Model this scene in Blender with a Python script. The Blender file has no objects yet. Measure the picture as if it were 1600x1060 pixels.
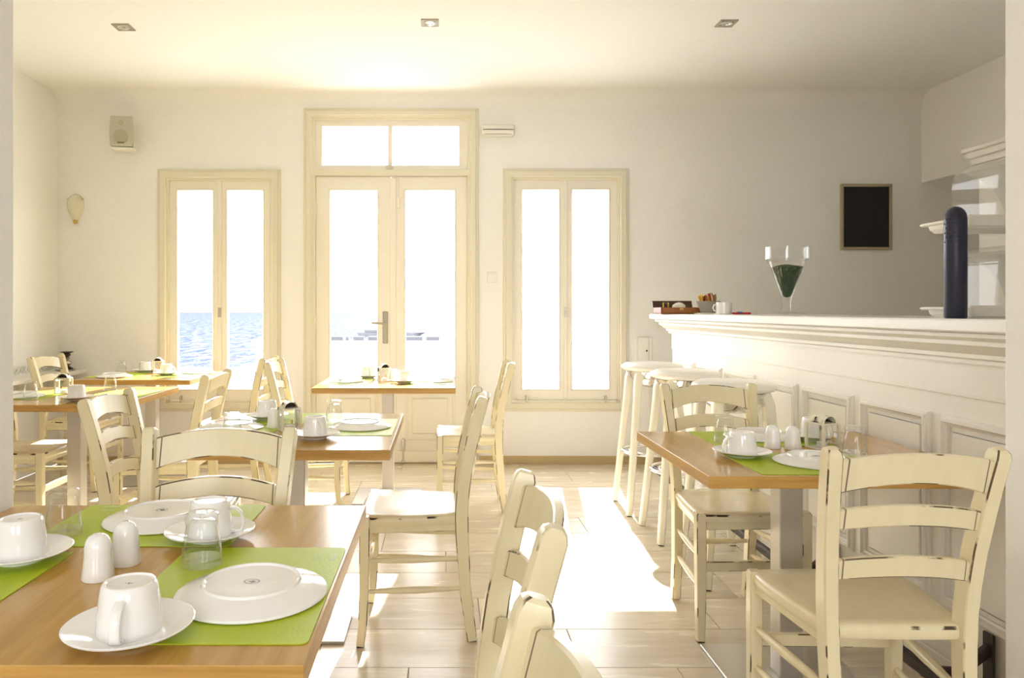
import bpy, bmesh, math, random
from mathutils import Vector, Matrix
random.seed(7)
PI = math.pi
sc = bpy.context.scene
COL = sc.collection

# ------------------------------------------------------------------ camera
F, CX, CY, H = 1150.0, 690.0, 485.0, 1.20      # focal length and principal point in 1600x1060 pixels, eye height
cam_d = bpy.data.cameras.new('camera')
cam = bpy.data.objects.new('camera', cam_d); COL.objects.link(cam)
cam.location = (0, 0, H); cam.rotation_euler = (PI/2, 0, 0)
cam_d.sensor_width = 36; cam_d.sensor_fit = 'HORIZONTAL'; cam_d.lens = 36*F/1600
cam_d.shift_x = (800-CX)/1600; cam_d.shift_y = (CY-530)/1600
cam_d.clip_start = 0.02; cam_d.clip_end = 3000
sc.camera = cam

# ------------------------------------------------------------------ sky, sun, exposure
SKY = 7.8
SUN = 23.0
w = bpy.data.worlds.new('sky'); sc.world = w; w.use_nodes = True
bg = w.node_tree.nodes['Background']
bg.inputs[0].default_value = (0.98, 0.98, 1.0, 1); bg.inputs[1].default_value = SKY
sun_d = bpy.data.lights.new('sun', 'SUN'); sun_d.energy = SUN; sun_d.angle = math.radians(0.6); sun_d.color = (1.0, 0.965, 0.935)
sun = bpy.data.objects.new('sun', sun_d); COL.objects.link(sun)
sun.location = (3, 20, 15)
sun.rotation_euler = Vector((-0.125, -1.0, -0.735)).to_track_quat('-Z', 'Y').to_euler()
vs = sc.view_settings
vs.view_transform = 'Standard'; vs.look = 'None'; vs.gamma = 1.0; vs.use_curve_mapping = False
vs.exposure = 0.56
sc.cycles.use_denoising = True
sc.cycles.max_bounces = 14; sc.cycles.diffuse_bounces = 8; sc.cycles.glossy_bounces = 6
sc.cycles.transparent_max_bounces = 24; sc.cycles.transmission_bounces = 10
sc.cycles.sample_clamp_indirect = 12
sc.cycles.caustics_reflective = False; sc.cycles.caustics_refractive = False

def portal(x0, x1, z0, z1, y, face):           # guides the sampling of the sky through an opening; gives off no light itself
    l = bpy.data.lights.new('sky_portal', 'AREA'); l.shape = 'RECTANGLE'; l.size = x1-x0; l.size_y = z1-z0
    l.cycles.is_portal = True
    o = bpy.data.objects.new('sky_portal', l); COL.objects.link(o)
    o.location = ((x0+x1)/2, y, (z0+z1)/2); o.rotation_euler = (-PI/2 if face < 0 else PI/2, 0, 0)

# ------------------------------------------------------------------ materials
def nodes(name):
    m = bpy.data.materials.new(name); m.use_nodes = True
    t = m.node_tree; return m, t, t.nodes['Principled BSDF']
def N(t, kind, **kw):
    n = t.nodes.new(kind)
    for k, v in kw.items(): setattr(n, k, v)
    return n
def plain(name, col, rough=0.5, metal=0.0, spec=0.5, coat=0.0, bump=0.0, bscale=60.0):
    m, t, b = nodes(name)
    b.inputs['Base Color'].default_value = (*col, 1); b.inputs['Roughness'].default_value = rough
    b.inputs['Metallic'].default_value = metal; b.inputs['Specular IOR Level'].default_value = spec
    b.inputs['Coat Weight'].default_value = coat
    tc = N(t, 'ShaderNodeTexCoord'); nz = N(t, 'ShaderNodeTexNoise'); nz.inputs['Scale'].default_value = bscale
    nz.inputs['Detail'].default_value = 4
    t.links.new(tc.outputs['Object'], nz.inputs['Vector'])
    mx = N(t, 'ShaderNodeMix', data_type='RGBA', blend_type='MULTIPLY'); mx.inputs[0].default_value = 0.06
    mx.inputs[6].default_value = (*col, 1); t.links.new(nz.outputs['Fac'], mx.inputs[7]); t.links.new(mx.outputs[2], b.inputs['Base Color'])
    if bump:
        bp = N(t, 'ShaderNodeBump'); bp.inputs['Strength'].default_value = bump; bp.inputs['Distance'].default_value = 0.004
        t.links.new(nz.outputs['Fac'], bp.inputs['Height']); t.links.new(bp.outputs['Normal'], b.inputs['Normal'])
    return m
def worn_paint(name, col, dark=(0.06, 0.04, 0.022), rough=0.27, amount=0.0):
    """painted wood; amount > 0 rubs the paint through to dark wood in patches (used on the chamfered edges)"""
    m, t, b = nodes(name); b.inputs['Roughness'].default_value = rough
    L = t.links.new
    tc = N(t, 'ShaderNodeTexCoord'); oi = N(t, 'ShaderNodeObjectInfo')
    off = N(t, 'ShaderNodeVectorMath', operation='ADD'); L(tc.outputs['Object'], off.inputs[0])
    sclr = N(t, 'ShaderNodeMath', operation='MULTIPLY'); L(oi.outputs['Random'], sclr.inputs[0]); sclr.inputs[1].default_value = 17.0
    L(sclr.outputs[0], off.inputs[1])
    fine = N(t, 'ShaderNodeTexNoise'); fine.inputs['Scale'].default_value = 40; fine.inputs['Detail'].default_value = 6
    mp = N(t, 'ShaderNodeMapping'); mp.inputs['Scale'].default_value = (1, 1, 0.12); L(off.outputs[0], mp.inputs[0]); L(mp.outputs[0], fine.inputs['Vector'])
    tone = N(t, 'ShaderNodeMix', data_type='RGBA'); L(fine.outputs['Fac'], tone.inputs[0])
    tone.inputs[6].default_value = (col[0]*0.94, col[1]*0.92, col[2]*0.87, 1); tone.inputs[7].default_value = (min(1, col[0]*1.05), min(1, col[1]*1.05), min(1, col[2]*1.07), 1)
    last = tone.outputs[2]
    if amount > 0:
        nz = N(t, 'ShaderNodeTexNoise'); nz.inputs['Scale'].default_value = 9; nz.inputs['Detail'].default_value = 4; L(off.outputs[0], nz.inputs['Vector'])
        th = N(t, 'ShaderNodeMapRange'); L(nz.outputs['Fac'], th.inputs[0])
        th.inputs[1].default_value = 0.62-amount*0.25; th.inputs[2].default_value = 0.66-amount*0.25
        mx = N(t, 'ShaderNodeMix', data_type='RGBA'); L(th.outputs[0], mx.inputs[0]); L(last, mx.inputs[6]); mx.inputs[7].default_value = (*dark, 1)
        last = mx.outputs[2]
    L(last, b.inputs['Base Color'])
    bp = N(t, 'ShaderNodeBump'); bp.inputs['Strength'].default_value = 0.12; bp.inputs['Distance'].default_value = 0.002
    L(fine.outputs['Fac'], bp.inputs['Height']); L(bp.outputs['Normal'], b.inputs['Normal'])
    return m
def oak(name, c1, c2, scale, rough=0.28):
    m, t, b = nodes(name); L = t.links.new; b.inputs['Roughness'].default_value = rough
    tc = N(t, 'ShaderNodeTexCoord'); oi = N(t, 'ShaderNodeObjectInfo')
    off = N(t, 'ShaderNodeVectorMath', operation='ADD'); L(tc.outputs['Object'], off.inputs[0]); L(oi.outputs['Random'], off.inputs[1])
    mp = N(t, 'ShaderNodeMapping'); mp.inputs['Scale'].default_value = scale; L(off.outputs[0], mp.inputs[0])
    nz = N(t, 'ShaderNodeTexNoise'); nz.inputs['Scale'].default_value = 3.0; nz.inputs['Detail'].default_value = 7; nz.inputs['Roughness'].default_value = 0.62
    nz.inputs['Distortion'].default_value = 0.4; L(mp.outputs[0], nz.inputs['Vector'])
    cr = N(t, 'ShaderNodeValToRGB'); L(nz.outputs['Fac'], cr.inputs[0])
    cr.color_ramp.elements[0].position = 0.32; cr.color_ramp.elements[0].color = (*c1, 1)
    cr.color_ramp.elements[1].position = 0.68; cr.color_ramp.elements[1].color = (*c2, 1)
    L(cr.outputs[0], b.inputs['Base Color'])
    bp = N(t, 'ShaderNodeBump'); bp.inputs['Strength'].default_value = 0.08; bp.inputs['Distance'].default_value = 0.001
    L(nz.outputs['Fac'], bp.inputs['Height']); L(bp.outputs['Normal'], b.inputs['Normal'])
    return m
def clear(name, tint=(1, 1, 1), ior=1.45, haze=0.0, gloss=1.0, power=4.0):
    m = bpy.data.materials.new(name); m.use_nodes = True; t = m.node_tree; t.nodes.clear(); L = t.links.new
    out = N(t, 'ShaderNodeOutputMaterial'); tr = N(t, 'ShaderNodeBsdfTransparent'); tr.inputs[0].default_value = (*tint, 1)
    gl = N(t, 'ShaderNodeBsdfGlossy'); gl.inputs['Roughness'].default_value = 0.02
    lw = N(t, 'ShaderNodeLayerWeight'); lw.inputs[0].default_value = 0.5
    pw = N(t, 'ShaderNodeMath', operation='POWER'); L(lw.outputs['Facing'], pw.inputs[0]); pw.inputs[1].default_value = power
    ml = N(t, 'ShaderNodeMath', operation='MULTIPLY_ADD'); L(pw.outputs[0], ml.inputs[0]); ml.inputs[1].default_value = 0.75*gloss; ml.inputs[2].default_value = ((ior-1)/(ior+1))**2*gloss
    mx = N(t, 'ShaderNodeMixShader'); L(ml.outputs[0], mx.inputs[0]); L(tr.outputs[0], mx.inputs[1]); L(gl.outputs[0], mx.inputs[2])
    last = mx
    if haze:
        df = N(t, 'ShaderNodeBsdfTranslucent'); df.inputs[0].default_value = (0.9, 0.9, 0.88, 1)
        dd = N(t, 'ShaderNodeBsdfDiffuse'); dd.inputs[0].default_value = (0.9, 0.9, 0.88, 1)
        m1 = N(t, 'ShaderNodeMixShader'); m1.inputs[0].default_value = 0.5; L(df.outputs[0], m1.inputs[1]); L(dd.outputs[0], m1.inputs[2])
        m2 = N(t, 'ShaderNodeMixShader'); m2.inputs[0].default_value = haze; L(mx.outputs[0], m2.inputs[1]); L(m1.outputs[0], m2.inputs[2]); last = m2
    L(last.outputs[0], out.inputs[0]); return m
def tile_mat():
    m, t, b = nodes('pale_stone_tile'); L = t.links.new
    b.inputs['Roughness'].default_value = 0.22; b.inputs['Specular IOR Level'].default_value = 0.45
    tc = N(t, 'ShaderNodeTexCoord'); oi = N(t, 'ShaderNodeObjectInfo')
    sm = N(t, 'ShaderNodeMath', operation='MULTIPLY'); L(oi.outputs['Random'], sm.inputs[0]); sm.inputs[1].default_value = 31.0
    off = N(t, 'ShaderNodeVectorMath', operation='ADD'); L(tc.outputs['Object'], off.inputs[0]); L(sm.outputs[0], off.inputs[1])
    mp = N(t, 'ShaderNodeMapping'); mp.inputs['Scale'].default_value = (1.6, 9, 1); L(off.outputs[0], mp.inputs[0])
    nz = N(t, 'ShaderNodeTexNoise'); nz.inputs['Scale'].default_value = 2.2; nz.inputs['Detail'].default_value = 7; nz.inputs['Distortion'].default_value = 0.8
    L(mp.outputs[0], nz.inputs['Vector'])
    cr = N(t, 'ShaderNodeValToRGB'); L(nz.outputs['Fac'], cr.inputs[0])
    cr.color_ramp.elements[0].position = 0.3; cr.color_ramp.elements[0].color = (0.605, 0.52, 0.385, 1)
    cr.color_ramp.elements[1].position = 0.66; cr.color_ramp.elements[1].color = (0.70, 0.63, 0.495, 1)
    hv = N(t, 'ShaderNodeHueSaturation'); L(cr.outputs[0], hv.inputs['Color'])
    mr = N(t, 'ShaderNodeMapRange'); L(oi.outputs['Random'], mr.inputs[0]); mr.inputs[3].default_value = 0.92; mr.inputs[4].default_value = 1.06
    L(mr.outputs[0], hv.inputs['Value']); L(hv.outputs[0], b.inputs['Base Color'])
    rr = N(t, 'ShaderNodeMapRange'); L(nz.outputs['Fac'], rr.inputs[0]); rr.inputs[3].default_value = 0.19; rr.inputs[4].default_value = 0.32
    L(rr.outputs[0], b.inputs['Roughness'])
    return m
def sea_mat():
    m = bpy.data.materials.new('sea_water'); m.use_nodes = True; t = m.node_tree; t.nodes.clear(); L = t.links.new
    out = N(t, 'ShaderNodeOutputMaterial')
    tc = N(t, 'ShaderNodeTexCoord'); mp = N(t, 'ShaderNodeMapping'); mp.inputs['Scale'].default_value = (0.22, 0.05, 1); L(tc.outputs['Object'], mp.inputs[0])
    nz = N(t, 'ShaderNodeTexNoise'); nz.inputs['Scale'].default_value = 3.0; nz.inputs['Detail'].default_value = 8; nz.inputs['Roughness'].default_value = 0.7; L(mp.outputs[0], nz.inputs['Vector'])
    cr = N(t, 'ShaderNodeValToRGB'); L(nz.outputs['Fac'], cr.inputs[0])
    cr.color_ramp.elements[0].position = 0.47; cr.color_ramp.elements[0].color = (0.004, 0.013, 0.045, 1)
    cr.color_ramp.elements[1].position = 0.60; cr.color_ramp.elements[1].color = (0.075, 0.082, 0.095, 1)  # pale flecks: foam and sun sparkle painted into the water colour
    df = N(t, 'ShaderNodeBsdfDiffuse'); L(cr.outputs[0], df.inputs[0])
    gl = N(t, 'ShaderNodeBsdfGlossy'); gl.inputs['Roughness'].default_value = 0.40
    bp = N(t, 'ShaderNodeBump'); bp.inputs['Strength'].default_value = 0.6; bp.inputs['Distance'].default_value = 0.6
    L(nz.outputs['Fac'], bp.inputs['Height']); L(bp.outputs['Normal'], gl.inputs['Normal'])
    mx = N(t, 'ShaderNodeMixShader'); mx.inputs[0].default_value = 0.022; L(df.outputs[0], mx.inputs[1]); L(gl.outputs[0], mx.inputs[2])
    L(mx.outputs[0], out.inputs[0])
    return m

M = {}
M['wall'] = plain('white_plaster', (0.87, 0.86, 0.842), 0.85, bump=0.25, bscale=45)
M['ceil'] = plain('white_ceiling_plaster', (0.88, 0.87, 0.85), 0.85, bump=0.15, bscale=30)
M['pier'] = plain('white_pier_plaster', (0.84, 0.83, 0.81), 0.8, bump=0.2, bscale=50)
M['trimw'] = plain('cream_window_paint', (0.82, 0.78, 0.685), 0.42)
M['casing'] = plain('cream_casing_paint', (0.73, 0.685, 0.55), 0.45)
M['barw'] = plain('white_bar_paint', (0.84, 0.82, 0.775), 0.32)
M['bartop'] = plain('white_bar_top_paint', (0.88, 0.875, 0.86), 0.25)
M['tile'] = tile_mat()
M['grout'] = plain('grout', (0.47, 0.41, 0.32), 0.8)
M['stone'] = plain('tan_skirting_stone', (0.50, 0.38, 0.20), 0.6, bump=0.4, bscale=25)
M['cream'] = worn_paint('cream_paint', (0.735, 0.665, 0.455))
M['wear'] = worn_paint('cream_paint_rubbed_edge', (0.69, 0.61, 0.40), dark=(0.12, 0.085, 0.05), amount=0.42)
M['wear2'] = worn_paint('cream_paint_chipped_rim', (0.735, 0.665, 0.455), amount=0.36)
M['joint'] = plain('dark_joint_line', (0.20, 0.15, 0.09), 0.7)
M['stoolp'] = worn_paint('pale_cream_stool_paint', (0.84, 0.81, 0.70))
M['oak'] = oak('oak_veneer', (0.40, 0.215, 0.040), (0.52, 0.31, 0.075), (14, 0.9, 14), 0.19)
M['oakedge'] = oak('oak_edge_band', (0.36, 0.185, 0.035), (0.56, 0.33, 0.085), (0.7, 0.7, 16), 0.4)
M['steel'] = plain('brushed_steel', (0.58, 0.56, 0.53), 0.33, metal=1.0)
M['postp'] = plain('satin_grey_post', (0.55, 0.51, 0.45), 0.35, metal=0.55)
M['chrome'] = plain('chrome', (0.85, 0.84, 0.82), 0.08, metal=1.0)
M['mat'] = plain('lime_green_vinyl', (0.43, 0.54, 0.022), 0.42, spec=0.3, bump=0.15, bscale=220)
M['print'] = plain('pale_print', (0.68, 0.76, 0.42), 0.5)
M['china'] = plain('white_porcelain', (0.86, 0.855, 0.84), 0.12, spec=0.6, coat=0.3)
M['mark'] = plain('grey_maker_mark', (0.22, 0.22, 0.20), 0.5)
M['glass'] = clear('clear_glass', (0.985, 0.99, 0.988), 1.4, power=2.6)
M['pane'] = clear('window_pane', (0.985, 0.99, 0.985), 1.45, gloss=0.6)
M['acryl'] = clear('clear_acrylic', (0.94, 0.94, 0.93), 1.45, haze=0.10, gloss=0.45, power=3.0)
M['frost'] = clear('frosted_acrylic', (0.9, 0.9, 0.88), 1.45, haze=0.45)
M['lantern'] = worn_paint('cream_lantern_enamel', (0.74, 0.71, 0.58), amount=0.1)
M['dark'] = plain('dark_bronze', (0.045, 0.03, 0.02), 0.4, metal=0.5)
M['iron'] = plain('dark_iron', (0.05, 0.035, 0.028), 0.5, metal=0.4)
M['silver'] = plain('worn_silver', (0.55, 0.50, 0.42), 0.3, metal=0.9)
M['satin'] = plain('satin_beige_metal', (0.36, 0.33, 0.26), 0.4, metal=0.2)
M['wax'] = plain('white_wax', (0.85, 0.82, 0.74), 0.6)
M['brass'] = plain('brass', (0.62, 0.43, 0.14), 0.3, metal=0.9)
M['black'] = plain('chalkboard_black', (0.012, 0.011, 0.010), 0.7)
M['boardf'] = plain('pale_wood_frame', (0.40, 0.34, 0.22), 0.5)
M['spk'] = plain('beige_speaker_plastic', (0.55, 0.52, 0.42), 0.55)
M['spkd'] = plain('beige_speaker_grille', (0.44, 0.42, 0.31), 0.7)
M['plast'] = plain('white_plastic', (0.84, 0.82, 0.77), 0.4)
M['greyp'] = plain('grey_plastic', (0.45, 0.44, 0.41), 0.5)
M['navy'] = plain('navy_plastic', (0.016, 0.016, 0.045), 0.35)
M['boxwood'] = plain('red_brown_wood', (0.33, 0.115, 0.03), 0.4)
M['boxin'] = plain('dark_lid_wood', (0.07, 0.03, 0.015), 0.5)
M['bowl'] = plain('grey_ceramic', (0.30, 0.28, 0.23), 0.4)
M['yellow'] = plain('yellow_paper', (0.72, 0.50, 0.07), 0.6)
M['brownp'] = plain('brown_paper', (0.45, 0.25, 0.10), 0.6)
M['redp'] = plain('red_paper', (0.55, 0.04, 0.04), 0.5)
M['red'] = plain('red_plastic', (0.62, 0.02, 0.05), 0.35)
M['blue'] = plain('blue_plastic', (0.10, 0.10, 0.45), 0.35)
M['moss'] = plain('dark_green_moss', (0.008, 0.040, 0.006), 0.8)
M['cush'] = plain('white_leatherette', (0.86, 0.84, 0.79), 0.35)
M['rubber'] = plain('black_rubber', (0.03, 0.025, 0.02), 0.6)
M['terr'] = plain('white_terrace', (0.50, 0.50, 0.50), 0.8)
M['sea'] = sea_mat()
M['hull'] = plain('grey_hull_paint', (0.085, 0.09, 0.10), 0.6)
M['rock'] = plain('grey_harbour_stone', (0.085, 0.085, 0.10), 0.9)

# ------------------------------------------------------------------ mesh helpers
class MB:
    def __init__(s): s.v = []; s.f = []; s.mi = []; s.cur = 0
    def add(s, vs_, fs):
        o = len(s.v); s.v += [tuple(p) for p in vs_]
        for f in fs: s.f.append([i+o for i in f]); s.mi.append(s.cur)
        return s
    def box(s, x0, x1, y0, y1, z0, z1, c=0.0):
        if c <= 0:
            return s.add([(x0,y0,z0),(x1,y0,z0),(x1,y1,z0),(x0,y1,z0),(x0,y0,z1),(x1,y0,z1),(x1,y1,z1),(x0,y1,z1)],
                         [(3,2,1,0),(4,5,6,7),(0,1,5,4),(1,2,6,5),(2,3,7,6),(3,0,4,7)])
        def ring(z, i): return [(x0+i+c,y0+i,z),(x1-i-c,y0+i,z),(x1-i,y0+i+c,z),(x1-i,y1-i-c,z),(x1-i-c,y1-i,z),(x0+i+c,y1-i,z),(x0+i,y1-i-c,z),(x0+i,y0+i+c,z)]
        return s.loft([ring(z0, c), ring(z0+c, 0), ring(z1-c, 0), ring(z1, c)])
    def loft(s, rings, caps=True, closed=False, wear=None, joint=0):
        n = len(rings[0]); vs_ = [p for r in rings for p in r]; fs = []; start = len(s.f)
        k = len(rings)
        for i in range(k if closed else k-1):
            a = i*n; b = ((i+1) % k)*n
            for j in range(n):
                j2 = (j+1) % n; fs.append((a+j, a+j2, b+j2, b+j))
        if caps and not closed:
            fs.append(tuple(range(n-1, -1, -1))); fs.append(tuple((k-1)*n+j for j in range(n)))
        s.add(vs_, fs)
        if wear is not None:
            for i in range(k-1):
                for j in range(n):
                    if j % 2 == wear: s.mi[start+i*n+j] = 1
                    if joint and i in (0, k-2): s.mi[start+i*n+j] = 2
        return s
    def lathe(s, prof, seg=40, cx=0, cy=0, cz=0):
        rings = [[(cx+r*math.cos(2*PI*j/seg), cy+r*math.sin(2*PI*j/seg), cz+z) for j in range(seg)] for r, z in prof]
        return s.loft(rings, caps=True)
    def tube(s, pts, r, seg=10, caps=True):
        pts = [Vector(p) for p in pts]; rings = []
        rs = r if isinstance(r, (list, tuple)) else [r]*len(pts)
        up = Vector((0, 0, 1))
        for i, p in enumerate(pts):
            d = (pts[min(i+1, len(pts)-1)]-pts[max(i-1, 0)]).normalized()
            u = d.cross(up)
            if u.length < 1e-3: u = d.cross(Vector((1, 0, 0)))
            u.normalize(); v = u.cross(d)
            rings.append([p+(u*math.cos(2*PI*j/seg)+v*math.sin(2*PI*j/seg))*rs[i] for j in range(seg)])
        return s.loft(rings, caps)
    def bar(s, pts, wd, c=0.004, side=(1, 0, 0), wear=None):
        """chamfered rectangular bar along pts; wd = list of (width along side, depth)"""
        pts = [Vector(p) for p in pts]; rings = []; sd = Vector(side)
        for i, p in enumerate(pts):
            d = (pts[min(i+1, len(pts)-1)]-pts[max(i-1, 0)]).normalized()
            u = (sd-d*sd.dot(d)).normalized(); v = d.cross(u)
            a, b = wd[i][0]/2, wd[i][1]/2
            q = [(-a+c,-b),(a-c,-b),(a,-b+c),(a,b-c),(a-c,b),(-a+c,b),(-a,b-c),(-a,-b+c)]
            rings.append([p+u*x+v*y for x, y in q])
        return s.loft(rings, wear=wear)
    def build(s, name, mats, parent=None, smooth=None, bevel=0.0, loc=None):
        me = bpy.data.meshes.new(name); me.from_pydata(s.v, [], s.f)
        for m in (mats if isinstance(mats, (list, tuple)) else [mats]): me.materials.append(m)
        for p, k in zip(me.polygons, s.mi): p.material_index = k
        bm = bmesh.new(); bm.from_mesh(me); bmesh.ops.recalc_face_normals(bm, faces=bm.faces[:]); bm.to_mesh(me); bm.free()
        if smooth is not None:
            for p in me.polygons: p.use_smooth = True
            me.set_sharp_from_angle(angle=math.radians(smooth))
        me.update()
        o = bpy.data.objects.new(name, me); COL.objects.link(o)
        if parent: o.parent = parent
        if loc: o.location = loc
        if bevel:
            b = o.modifiers.new('bevel', 'BEVEL'); b.width = bevel; b.segments = 2; b.limit_method = 'ANGLE'
        return o

def tag(o, label, cat, group=None, kind=None):
    o['label'] = label; o['category'] = cat
    if group: o['group'] = group
    if kind: o['kind'] = kind
    return o
def thing(name, label, cat, loc=(0, 0, 0), rz=0, group=None, kind=None):
    o = bpy.data.objects.new(name, None); COL.objects.link(o); o.location = loc; o.rotation_euler = (0, 0, rz)
    o.empty_display_size = 0.05
    return tag(o, label, cat, group, kind)
def copy_tree(o, parent=None):
    c = o.copy(); COL.objects.link(c); c.parent = parent
    for ch in o.children: copy_tree(ch, c)
    return c
class Proto:
    """first call hands out the original, later calls hand out copies"""
    def __init__(s, root): s.root = root; s.used = False
    def put(s, loc, rz, label, group=None):
        o = copy_tree(s.root) if s.used else s.root
        s.used = True
        o.location = loc; o.rotation_euler = (0, 0, rz); o['label'] = label
        if group: o['group'] = group
        return o

# ------------------------------------------------------------------ the room
YW, K = 5.75, 200.0                       # back wall and its pixels per metre
def wx(x): return (x-CX)/K
def wz(y): return H+(CY-y)/K
CEIL = 2.90; XL, XR = -3.0, 4.25; YR = -3.4; TH = 0.26
def wall_with_holes(xs, zs, holes, y0, y1):
    b = MB()
    for i in range(len(xs)-1):
        for j in range(len(zs)-1):
            mx, mz = (xs[i]+xs[i+1])/2, (zs[j]+zs[j+1])/2
            if any(a < mx < c and d < mz < e for a, c, d, e in holes): continue
            b.box(xs[i], xs[i+1], y0, y1, zs[j], zs[j+1])
    return b
W1 = (wx(259), wx(427), wz(633), wz(277))
W2 = (wx(798), wx(971), wz(633), wz(276))
D1 = (wx(487), wx(736), 0.0, wz(182))
xs = sorted({XL-TH, W1[0], W1[1], D1[0], D1[1], W2[0], W2[1], XR+TH}); zs = sorted({0.0, W1[2], W1[3], W2[3], D1[3], CEIL})
tag(wall_with_holes(xs, zs, [W1, W2, D1], YW, YW+TH).build('wall_back', M['wall']), 'white plastered back wall with two tall windows and a glazed door', 'wall', kind='structure')
tag(MB().box(XL-TH, XL, YR, YW, 0, CEIL).build('wall_left', M['wall']), 'white plastered side wall at far left of the dining room', 'wall', kind='structure')
tag(MB().box(XR, XR+TH, YR, YW, 0, CEIL).build('wall_right', M['wall']), 'white plastered wall behind the bar at far right', 'wall', kind='structure')
tag(MB().box(XL-TH, XR+TH, YR-TH, YW+TH, CEIL, CEIL+0.2).build('ceiling', M['ceil']), 'smooth white plaster ceiling with three small recessed lights', 'ceiling', kind='structure')
tag(MB().box(3.75, XR, 2.2, YW, wz(286), CEIL).build('wall_bulkhead', M['wall']), 'white boxed bulkhead under the ceiling at upper right', 'wall', kind='structure')
RH = [(-1.9, -0.6, 0.9, 2.4), (0.3, 1.6, 0.9, 2.4)]
xs = sorted({XL-TH, XR+TH, *[v for h in RH for v in h[:2]]}); zs = [0, 0.9, 2.4, CEIL]
tag(wall_with_holes(xs, zs, RH, YR-TH, YR).build('wall_rear', M['wall']), 'white wall with window openings behind the viewer', 'wall', kind='structure')
PX0, PX1, PY0, PY1 = -1.01, 1.33, 1.49, 1.74      # opening between the two rooms
tag(MB().box(XL, PX0, PY0, PY1, 0, CEIL).build('wall_pier_left', M['pier'], bevel=0.006), 'pale grey white wall end cropped at the left picture edge', 'wall', kind='structure')
tag(MB().box(PX1, XR, PY0, PY1, 0, CEIL).build('wall_pier_right', M['pier'], bevel=0.006), 'white wall end cropped at the right picture edge', 'wall', kind='structure')
tag(MB().box(PX0, PX1, PY0, PY1, 2.35, CEIL).build('wall_lintel', M['pier']), 'white lintel over the opening between two rooms', 'wall', kind='structure')
# cove between wall and ceiling
b = MB(); R_ = 0.13
prof = [(YW, CEIL-R_)]+[(YW-R_+R_*math.cos(a), CEIL-R_+R_*math.sin(a)) for a in [PI/2*k/8 for k in range(9)]]+[(YW-R_, CEIL), (YW, CEIL)]
prof = [(YW+0.004, CEIL-R_)]+[(YW-R_+R_*math.cos(PI/2*k/8), CEIL-R_+R_*math.sin(PI/2*k/8)) for k in range(9)]+[(YW-R_, CEIL+0.004), (YW+0.004, CEIL+0.004)]
b.loft([[(x, y, z) for y, z in prof] for x in (XL, 3.75)])
tag(b.build('trim_1', M['wall'], smooth=30), 'rounded plaster cove between back wall and ceiling', 'cove', kind='structure')
# floor slab with tiles as children
fl = tag(MB().box(XL, XR, YR, YW, -0.1, -0.004).build('floor', M['grout']), 'pale beige polished stone tile floor', 'floor', kind='structure')
TW, TD, G = 0.90, 0.298, 0.003
tm = {}
row = 0; y = YW-0.002
while y-TD > 0.3:
    x = XL-(0.45 if row % 2 else 0.0)-0.13*(row % 3)
    while x < XR:
        a, c = max(x, XL), min(x+TW, XR)
        if c-a > 0.03:
            key = round(c-a, 3)
            if key not in tm:
                t = MB().box(-(c-a)/2+G/2, (c-a)/2-G/2, -TD/2+G/2, TD/2-G/2, -0.0045, 0.0, 0.0008)
                o = t.build('tile', M['tile'], fl); tm[key] = o.data
            else:
                o = bpy.data.objects.new('tile', tm[key]); COL.objects.link(o); o.parent = fl
            o.location = ((a+c)/2, y-TD/2, 0)
        x += TW
    y -= TD; row += 1
tag(MB().box(XL, XR, YR, y, -0.003, 0.0).build('floor_rear', M['tile']), 'beige stone floor of the near room under the viewer', 'floor', kind='structure')
# skirting
def skirt(name, x0, x1, lab):
    tag(MB().box(x0, x1, YW-0.014, YW+0.002, 0, 0.062).build(name, M['stone'], bevel=0.002), lab, 'skirting', kind='structure')
skirt('baseboard_back_right', wx(749), 3.7, 'tan stone skirting right of the glazed door')
skirt('baseboard_back_left', XL+0.002, wx(474), 'tan stone skirting left of the glazed door')

# ------------------------------------------------------------------ windows and door
def frame_ring(b, x0, x1, z0, z1, t, y0, y1, bottom=True, c=0.003):
    """mitred frame of width t between planes y0 (front) and y1, front arrises chamfered by c"""
    prof = [(0, y1), (0, y0+c), (c, y0), (t-c, y0), (t, y0+c), (t, y1)]
    crn = [(x0, z0, 1, 1), (x1, z0, -1, 1), (x1, z1, -1, -1), (x0, z1, 1, -1)]
    if bottom:
        b.loft([[(x+sx*i, y, z+sz*i) for i, y in prof] for x, z, sx, sz in crn], closed=True)
    else:
        crn = [(x0, z0, 1, 0), (x0, z1, 1, -1), (x1, z1, -1, -1), (x1, z0, -1, 0)]
        b.loft([[(x+sx*i, y, z+sz*i) for i, y in prof] for x, z, sx, sz in crn])
def sash(parent, x0, x1, z0, z1, gx0, gx1, gz0, gz1, y0=YW+0.012, y1=YW+0.05, name='sash'):
    b = MB()
    out = [(x0, z0), (x1, z0), (x1, z1), (x0, z1)]; inn = [(gx0, gz0), (gx1, gz0), (gx1, gz1), (gx0, gz1)]
    sg = [(1, 1), (-1, 1), (-1, -1), (1, -1)]; c = 0.003; q = 0.014
    b.loft([[(o[0], y1, o[1]), (o[0], y0+c, o[1]), (o[0]+g[0]*c, y0, o[1]+g[1]*c), (n[0]-g[0]*q, y0, n[1]-g[1]*q), (n[0]-g[0]*(q-.004), y0-.005, n[1]-g[1]*(q-.004)), (n[0]-g[0]*.004, y0-.005, n[1]-g[1]*.004), (n[0], y0+.002, n[1]), (n[0], y1, n[1])] for o, n, g in zip(out, inn, sg)], closed=True)
    s = b.build(name, M['trimw'], parent)
    MB().box(gx0-0.004, gx1+0.004, (y0+y1)/2, (y0+y1)/2+0.004, gz0-0.004, gz1+0.004).build('pane', M['pane'], s)
    return s
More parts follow.
